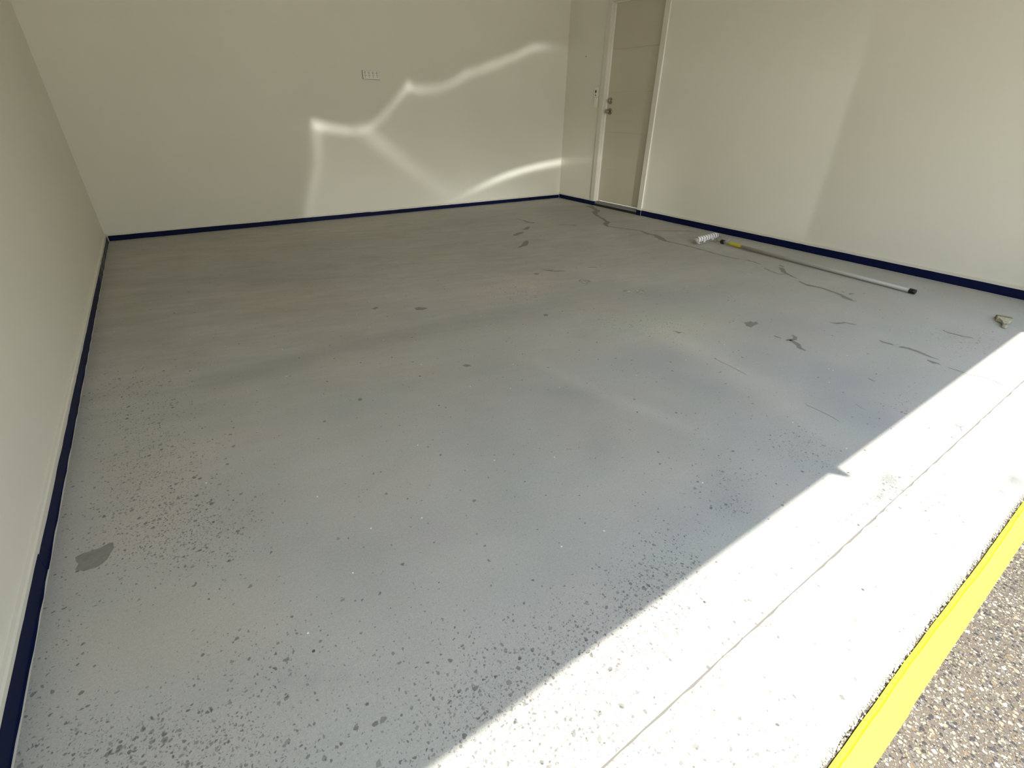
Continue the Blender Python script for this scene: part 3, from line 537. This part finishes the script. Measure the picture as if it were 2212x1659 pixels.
wall_tape('scuffed dusty blue tape on the left wall skirting near the far corner', 'y', LEFT, 4.055, BACK - .006, .0008, .0430, .0006, -1, 6, GT, m=M_blueworn, topjit=.003)
wall_tape('short blue masking tape strip between the room corner and the door', 'y', RIGHT, DY1 + AR + .006, BACK - .006, .0008, .050, .0006, 1, 7, GT)
wall_tape('long blue masking tape strip on the right wall skirting behind the roller pole', 'y', RIGHT, SEAM + .01, DY0 - AR - .006, .0008, .059, .0006, 1, 8, GT)
bm = bmesh.new()
for y0, y1 in ((DY1 + .002, DY1 + AR + .006), (DY1 - .001, DY1 + .004)):
    box(bm, RIGHT - .0068, y0, .001, RIGHT - .006 if y0 > DY1 else RIGHT + .03, y1, .050)
o = obj('masking_tape', bm, M_blue); tag(o, 'blue tape wrapped round the foot of the left door frame', 'tape', GT)
bm = bmesh.new(); box(bm, RIGHT - .0068, DY0 - AR - .006, .001, RIGHT - .0062, DY0 + .001, .058)
o = obj('masking_tape', bm, M_blue); tag(o, 'blue tape across the foot of the right door frame', 'tape', GT)

# yellow tape: short flap up over the slab edge, a crease, then flat on the pebbles
bm = bmesh.new(); rnd = random.Random(11); n = 160; rg = []
for i in range(n + 1):
    x = -1.1 + 6.4 * i / n
    wv_ = .0022 * math.sin(x * 7.1) + rnd.uniform(-.0007, .0007)
    stepy = -.0025 if x < .96 else 0
    yo = -.0475 + stepy + .0012 * math.sin(x * 3.3)
    prof = [(-.002 + wv_ * .5, .0016), (-.0098 + wv_, .0042), (-.0114 + wv_, -.0032), (-.0134 + wv_, .0012), (-.030, -.0018), (yo, -.0030)]
    top = [bm.verts.new((x, y, z)) for y, z in prof]; bot = [bm.verts.new((x, y, z - .0006)) for y, z in prof]
    rg.append((top, bot))
for (t0, b0), (t1, b1) in zip(rg, rg[1:]):
    for k in range(5):
        f = bm.faces.new((t0[k], t0[k + 1], t1[k + 1], t1[k])); bm.faces.new((b0[k], b1[k], b1[k + 1], b0[k + 1]))
    bm.faces.new((t0[0], t1[0], b1[0], b0[0])); bm.faces.new((t0[5], b0[5], b1[5], t1[5]))
bmesh.ops.recalc_face_normals(bm, faces=bm.faces[:])
o = obj('masking_tape', bm, M_yel); tag(o, 'bright yellow masking tape along the edge of the pebble driveway', 'tape')

# crumbled mortar lip between slab and yellow tape
bm = bmesh.new(); rnd = random.Random(5)
for i in range(900):
    x = rnd.uniform(.3, 2.6); y = rnd.uniform(.0, .010); r = rnd.uniform(.0008, .0028)
    ic = bmesh.ops.create_icosphere(bm, subdivisions=1, radius=r, matrix=Matrix.Translation((x, y, -.001 + r * .2)) @ Matrix.Diagonal((rnd.uniform(.8, 1.8), rnd.uniform(.7, 1.1), rnd.uniform(.5, .9), 1)))
M_crumb = mat('crumbled_mortar', (.45, .41, .32), .9)
o = obj('mortar_crumbs', bm, M_crumb); tag(o, 'grey crumbly mortar edge between the threshold and the yellow tape', 'mortar', kind='stuff')

# ------------------------------------------------------------------ quad power outlet on the back wall
GX, GZ = 2.002, 1.316
out = empty('power_outlet', (GX, WB, GZ)); tag(out, 'cream four-gang power outlet on the back wall left of the light streaks', 'power outlet')
bm = bmesh.new(); box(bm, -.084, -.011, -.035, .084, .0, .035, bev=.003); obj('face_plate', bm, M_plate, out)
bm = bmesh.new(); box(bm, -.0860, -.0075, -.0362, .0848, .0, .0355); obj('plate_shade_edge', bm, M_dark, out)  # dark box added behind the plate to draw its shadow edge
for k in range(4):
    cx_ = -.0600 + .040 * k
    bm = bmesh.new(); tube(bm, [(cx_, -.010, .017), (cx_, -.0118, .017)], .0098, 20); obj('switch_surround', bm, M_dark, out)
    bm = bmesh.new(); box(bm, cx_ - .0055, -.0155, .0095, cx_ + .0055, -.0105, .0245, bev=.0015); obj('rocker_switch', bm, M_white, out)
    bm = bmesh.new()
    for (sx, sz, ang) in ((-.006, -.004, 30), (.006, -.004, -30), (0, -.017, 0)):
        g = bmesh.ops.create_cube(bm, size=1, matrix=Matrix.Translation((cx_ + sx, -.0112, sz)) @ Matrix.Rotation(math.radians(ang), 4, 'Y') @ Matrix.Diagonal((.0036, .0014, .0095, 1)))
    obj('pin_slots', bm, M_dark, out)

# ------------------------------------------------------------------ wall button and light switch beside the door
SY = 4.822
b1 = empty('wall_button', (WR, SY, 1.235)); tag(b1, 'white garage door wall button with black diamond above the light switch', 'wall button')
bm = bmesh.new(); box(bm, -.024, -.0255, -.046, 0, .0255, .046, bev=.0025); obj('button_case', bm, M_white, b1)
bm = bmesh.new()
for x0, sc_, oz in ((-.0262, 1, .008),):
    vs4 = [(-.0, .0205), (.0125, 0), (0, -.0205), (-.0125, 0)]
    a_ = [bm.verts.new((-.0238, y, z + oz)) for y, z in vs4]; b_ = [bm.verts.new((-.0268, y * .9, z * .9 + oz)) for y, z in vs4]
    bm.faces.new(b_); bm.faces.new(list(reversed(a_)))
    for i in range(4): bm.faces.new((a_[i], a_[(i + 1) % 4], b_[(i + 1) % 4], b_[i]))
bmesh.ops.recalc_face_normals(bm, faces=bm.faces[:]); obj('diamond_button', bm, M_black, b1)['label'] = 'black diamond button'
bm = bmesh.new(); tube(bm, [(-.0238, 0, -.029), (-.0262, 0, -.029)], .0065, 18); obj('small_button', bm, M_black, b1)['label'] = 'small round dark button'
b2 = empty('light_switch', (WR, SY, 1.134)); tag(b2, 'plain cream light switch plate under the black diamond wall button', 'light switch')
bm = bmesh.new(); box(bm, -.017, -.026, -.0515, 0, .026, .0515, bev=.0025); obj('face_plate', bm, M_plate, b2)
bm = bmesh.new(); box(bm, -.0195, -.008, -.014, -.0165, .008, .014, bev=.001); obj('rocker_switch', bm, M_white, b2)

# ------------------------------------------------------------------ paint roller on its extension pole
A = Vector((4.115, 2.560, .020)); B = Vector((3.998, 1.030, .0165))
ax = (B - A).normalized()
rl = empty('paint_roller', (A.x, A.y, 0)); tag(rl, 'paint roller with striped white sleeve on a long silver extension pole', 'paint roller')
def rob(name, bm, m, parent=rl, label=None):
    o = obj(name, bm, m, parent)
    if parent is rl: o.matrix_parent_inverse = Matrix.Translation(-Vector(rl.location))
    if label: o['label'] = label
    return o
bm = bmesh.new(); tube(bm, [A, A + ax * .09, A + ax * .42], 0, 20, radii=[.011, .011, .011]); rob('inner_pole', bm, M_alumat)
bm = bmesh.new(); tube(bm, [A + ax * .10, B], .0145, 24); op = rob('outer_pole', bm, M_alumat)
bm = bmesh.new(); tube(bm, [A + ax * -.012, A + ax * .018], .018, 20); rob('collar', bm, M_black, label='black collar')
bm = bmesh.new(); tube(bm, [B - ax * .004, B + ax * .03, B + ax * .033], 0, 24, radii=[.0165, .0165, .013]); rob('end_cap', bm, M_black, label='black end cap')
# yellow label wrapped round the pole
bm = bmesh.new(); tube(bm, [A + ax * .085, A + ax * .205], .0149, 24, cap=False); lb = rob('sticker', bm, M_label, label='yellow warning sticker')
bm = bmesh.new()
side = ax.cross(Vector((0, 0, 1))).normalized()
for s0, s1, h0 in ((.125, .150, .3), (.155, .175, .55), (.100, .115, .5)):
    for ang in (0,):
        rr_ = .01505; q = []
        for t, a2 in ((s0, h0), (s1, h0), (s1, h0 + .35), (s0, h0 + .35)):
            q.append(bm.verts.new(A + ax * t + (side * (-math.cos(a2)) + Vector((0, 0, 1)) * math.sin(a2)) * rr_ * 1.03))
        bm.faces.new(q)
obj_ = obj('sticker_print', bm, M_black, lb)
# bright clip
bm = bmesh.new()
c0 = A + ax * .045 + Vector((.012, 0, .016))
tube(bm, [c0 + Vector((-.004, 0, -.008)), c0 + Vector((.012, 0, .002)), c0 + Vector((.026, 0, .004)), c0 + Vector((.030, 0, .001))], 0, 12, radii=[.004, .005, .0055, .003]); rob('clip', bm, M_alu, label='shiny metal clip')
# sleeve lies nearly square to the pole
S0 = Vector((3.905, 2.690, .029)); S1 = Vector((4.250, 2.722, .029)); sd = (S1 - S0).normalized(); Ls = (S1 - S0).length
bm = bmesh.new(); seg, nl = 40, 150; rings = []
su = Vector((0, 0, 1)); sv = sd.cross(su).normalized()
for i in range(nl + 1):
    t = i / nl; rr_ = .029
    e = min(t, 1 - t) * Ls
    if e < .010: rr_ = .029 * math.sqrt(max(.0, 1 - ((.010 - e) / .010) ** 2) * .35 + .65)
    rings.append([bm.verts.new(S0 + sd * (t * Ls) + (su * math.cos(2 * math.pi * k / seg) + sv * math.sin(2 * math.pi * k / seg)) * rr_) for k in range(seg)])
pitch = Ls / 8.6
for i in range(nl):
    for k in range(seg):
        f = bm.faces.new((rings[i][k], rings[i][(k + 1) % seg], rings[i + 1][(k + 1) % seg], rings[i + 1][k])); f.smooth = True
        ph = ((i / nl * Ls) / pitch + k / seg * 1.0) % 1.0
        if ph < .24: f.material_index = 1
bm.faces.new(rings[0]); bm.faces.new(list(reversed(rings[-1]))); bmesh.ops.recalc_face_normals(bm, faces=bm.faces[:])
slv = rob('roller_sleeve', bm, [M_nap, M_stripe], label='white roller sleeve with dark spiral stripes')
for e0, d_ in ((S0, -1), (S1, 1)):
    bm = bmesh.new(); tube(bm, [e0 + sd * d_ * -.004, e0 + sd * d_ * .018, e0 + sd * d_ * .022], 0, 24, radii=[.027, .024, .013]); rob('sleeve_end_cap', bm, M_wrap, label='clear grey end cap')
# wire frame: from both ends round the near side to the handle
near = Vector((-.0, -.052, -.012))
mid = (S0 + S1) * .5
bm = bmesh.new()
tube(bm, [S0 + sd * -.024, S0 + sd * -.034 + near * .4, S0 + sd * -.026 + near, S0 + sd * .03 + near * 1.15, mid + near * 1.1, S1 + sd * -.03 + near * 1.15, S1 + sd * .030 + near, S1 + sd * .036 + near * .4, S1 + sd * .024], .0042, 10)
tube(bm, [mid + near * 1.1 + Vector((.03, 0, 0)), mid + near * 1.1 + Vector((.04, -.03, 0)), A], .006, 10)
rob('wire_frame', bm, M_alu, label='metal wire frame')
bm = bmesh.new(); tube(bm, [A + Vector((-.01, .06, .002)), A], .010, 16, radii=[.006, .011]); rob('handle_socket', bm, M_wrap)
for t in (.20, .62):
    bm = bmesh.new(); p_ = S0 + sd * (t * Ls) + near * .9; box(bm, p_.x - .006, p_.y - .006, .006, p_.x + .006, p_.y + .008, .030, bev=.001); rob('frame_tab', bm, M_white, label='white plastic tab')

# ------------------------------------------------------------------ old brush on the floor
br_ = empty('paint_brush', (3.80, .50, 0)); tag(br_, 'small pale paint brush lying flat beside the sunlit strip', 'paint brush')
def bob(name, bm, m, label=None):
    o = obj(name, bm, m, br_); o.matrix_parent_inverse = Matrix.Translation(-Vector(br_.location)); o.rotation_euler = (0, 0, 0)
    if label: o['label'] = label
    return o
u = Vector((-.965, -.262, 0)).normalized(); vv_ = Vector((u.y, -u.x, 0))    # u: towards handle tip; vv_: across
O = Vector((3.925, .523, 0))
def UV(s, t): q = O + u * s + vv_ * t; return (q.x, q.y)
bm = bmesh.new(); prism(bm, [UV(-.006, -.037), UV(.044, -.034), UV(.044, .034), UV(-.006, .037), UV(-.009, .018), UV(-.005, 0), UV(-.009, -.018)], .001, .020, bev=.003); bob('bristles', bm, M_bristle, 'worn olive bristles')
bm = bmesh.new(); prism(bm, [UV(.042, -.0345), UV(.070, -.0335), UV(.070, .0335), UV(.042, .0345)], .001, .024, bev=.002); bob('ferrule', bm, M_brushwood)
bm = bmesh.new()
ol = [(.066, -.032), (.080, -.027), (.094, -.014), (.112, -.009), (.145, -.008), (.172, -.012), (.186, -.010), (.190, 0), (.186, .010), (.172, .012), (.145, .008), (.112, .009), (.094, .014), (.080, .027), (.066, .032)]
prism(bm, [UV(*p) for p in ol], .003, .022, bev=.004); bob('handle', bm, M_brushwood)
bm = bmesh.new(); hc = UV(.174, 0); tube(bm, [(hc[0], hc[1], .0222), (hc[0], hc[1], .0228)], .0052, 16); bob('hanging_hole', bm, M_dark)
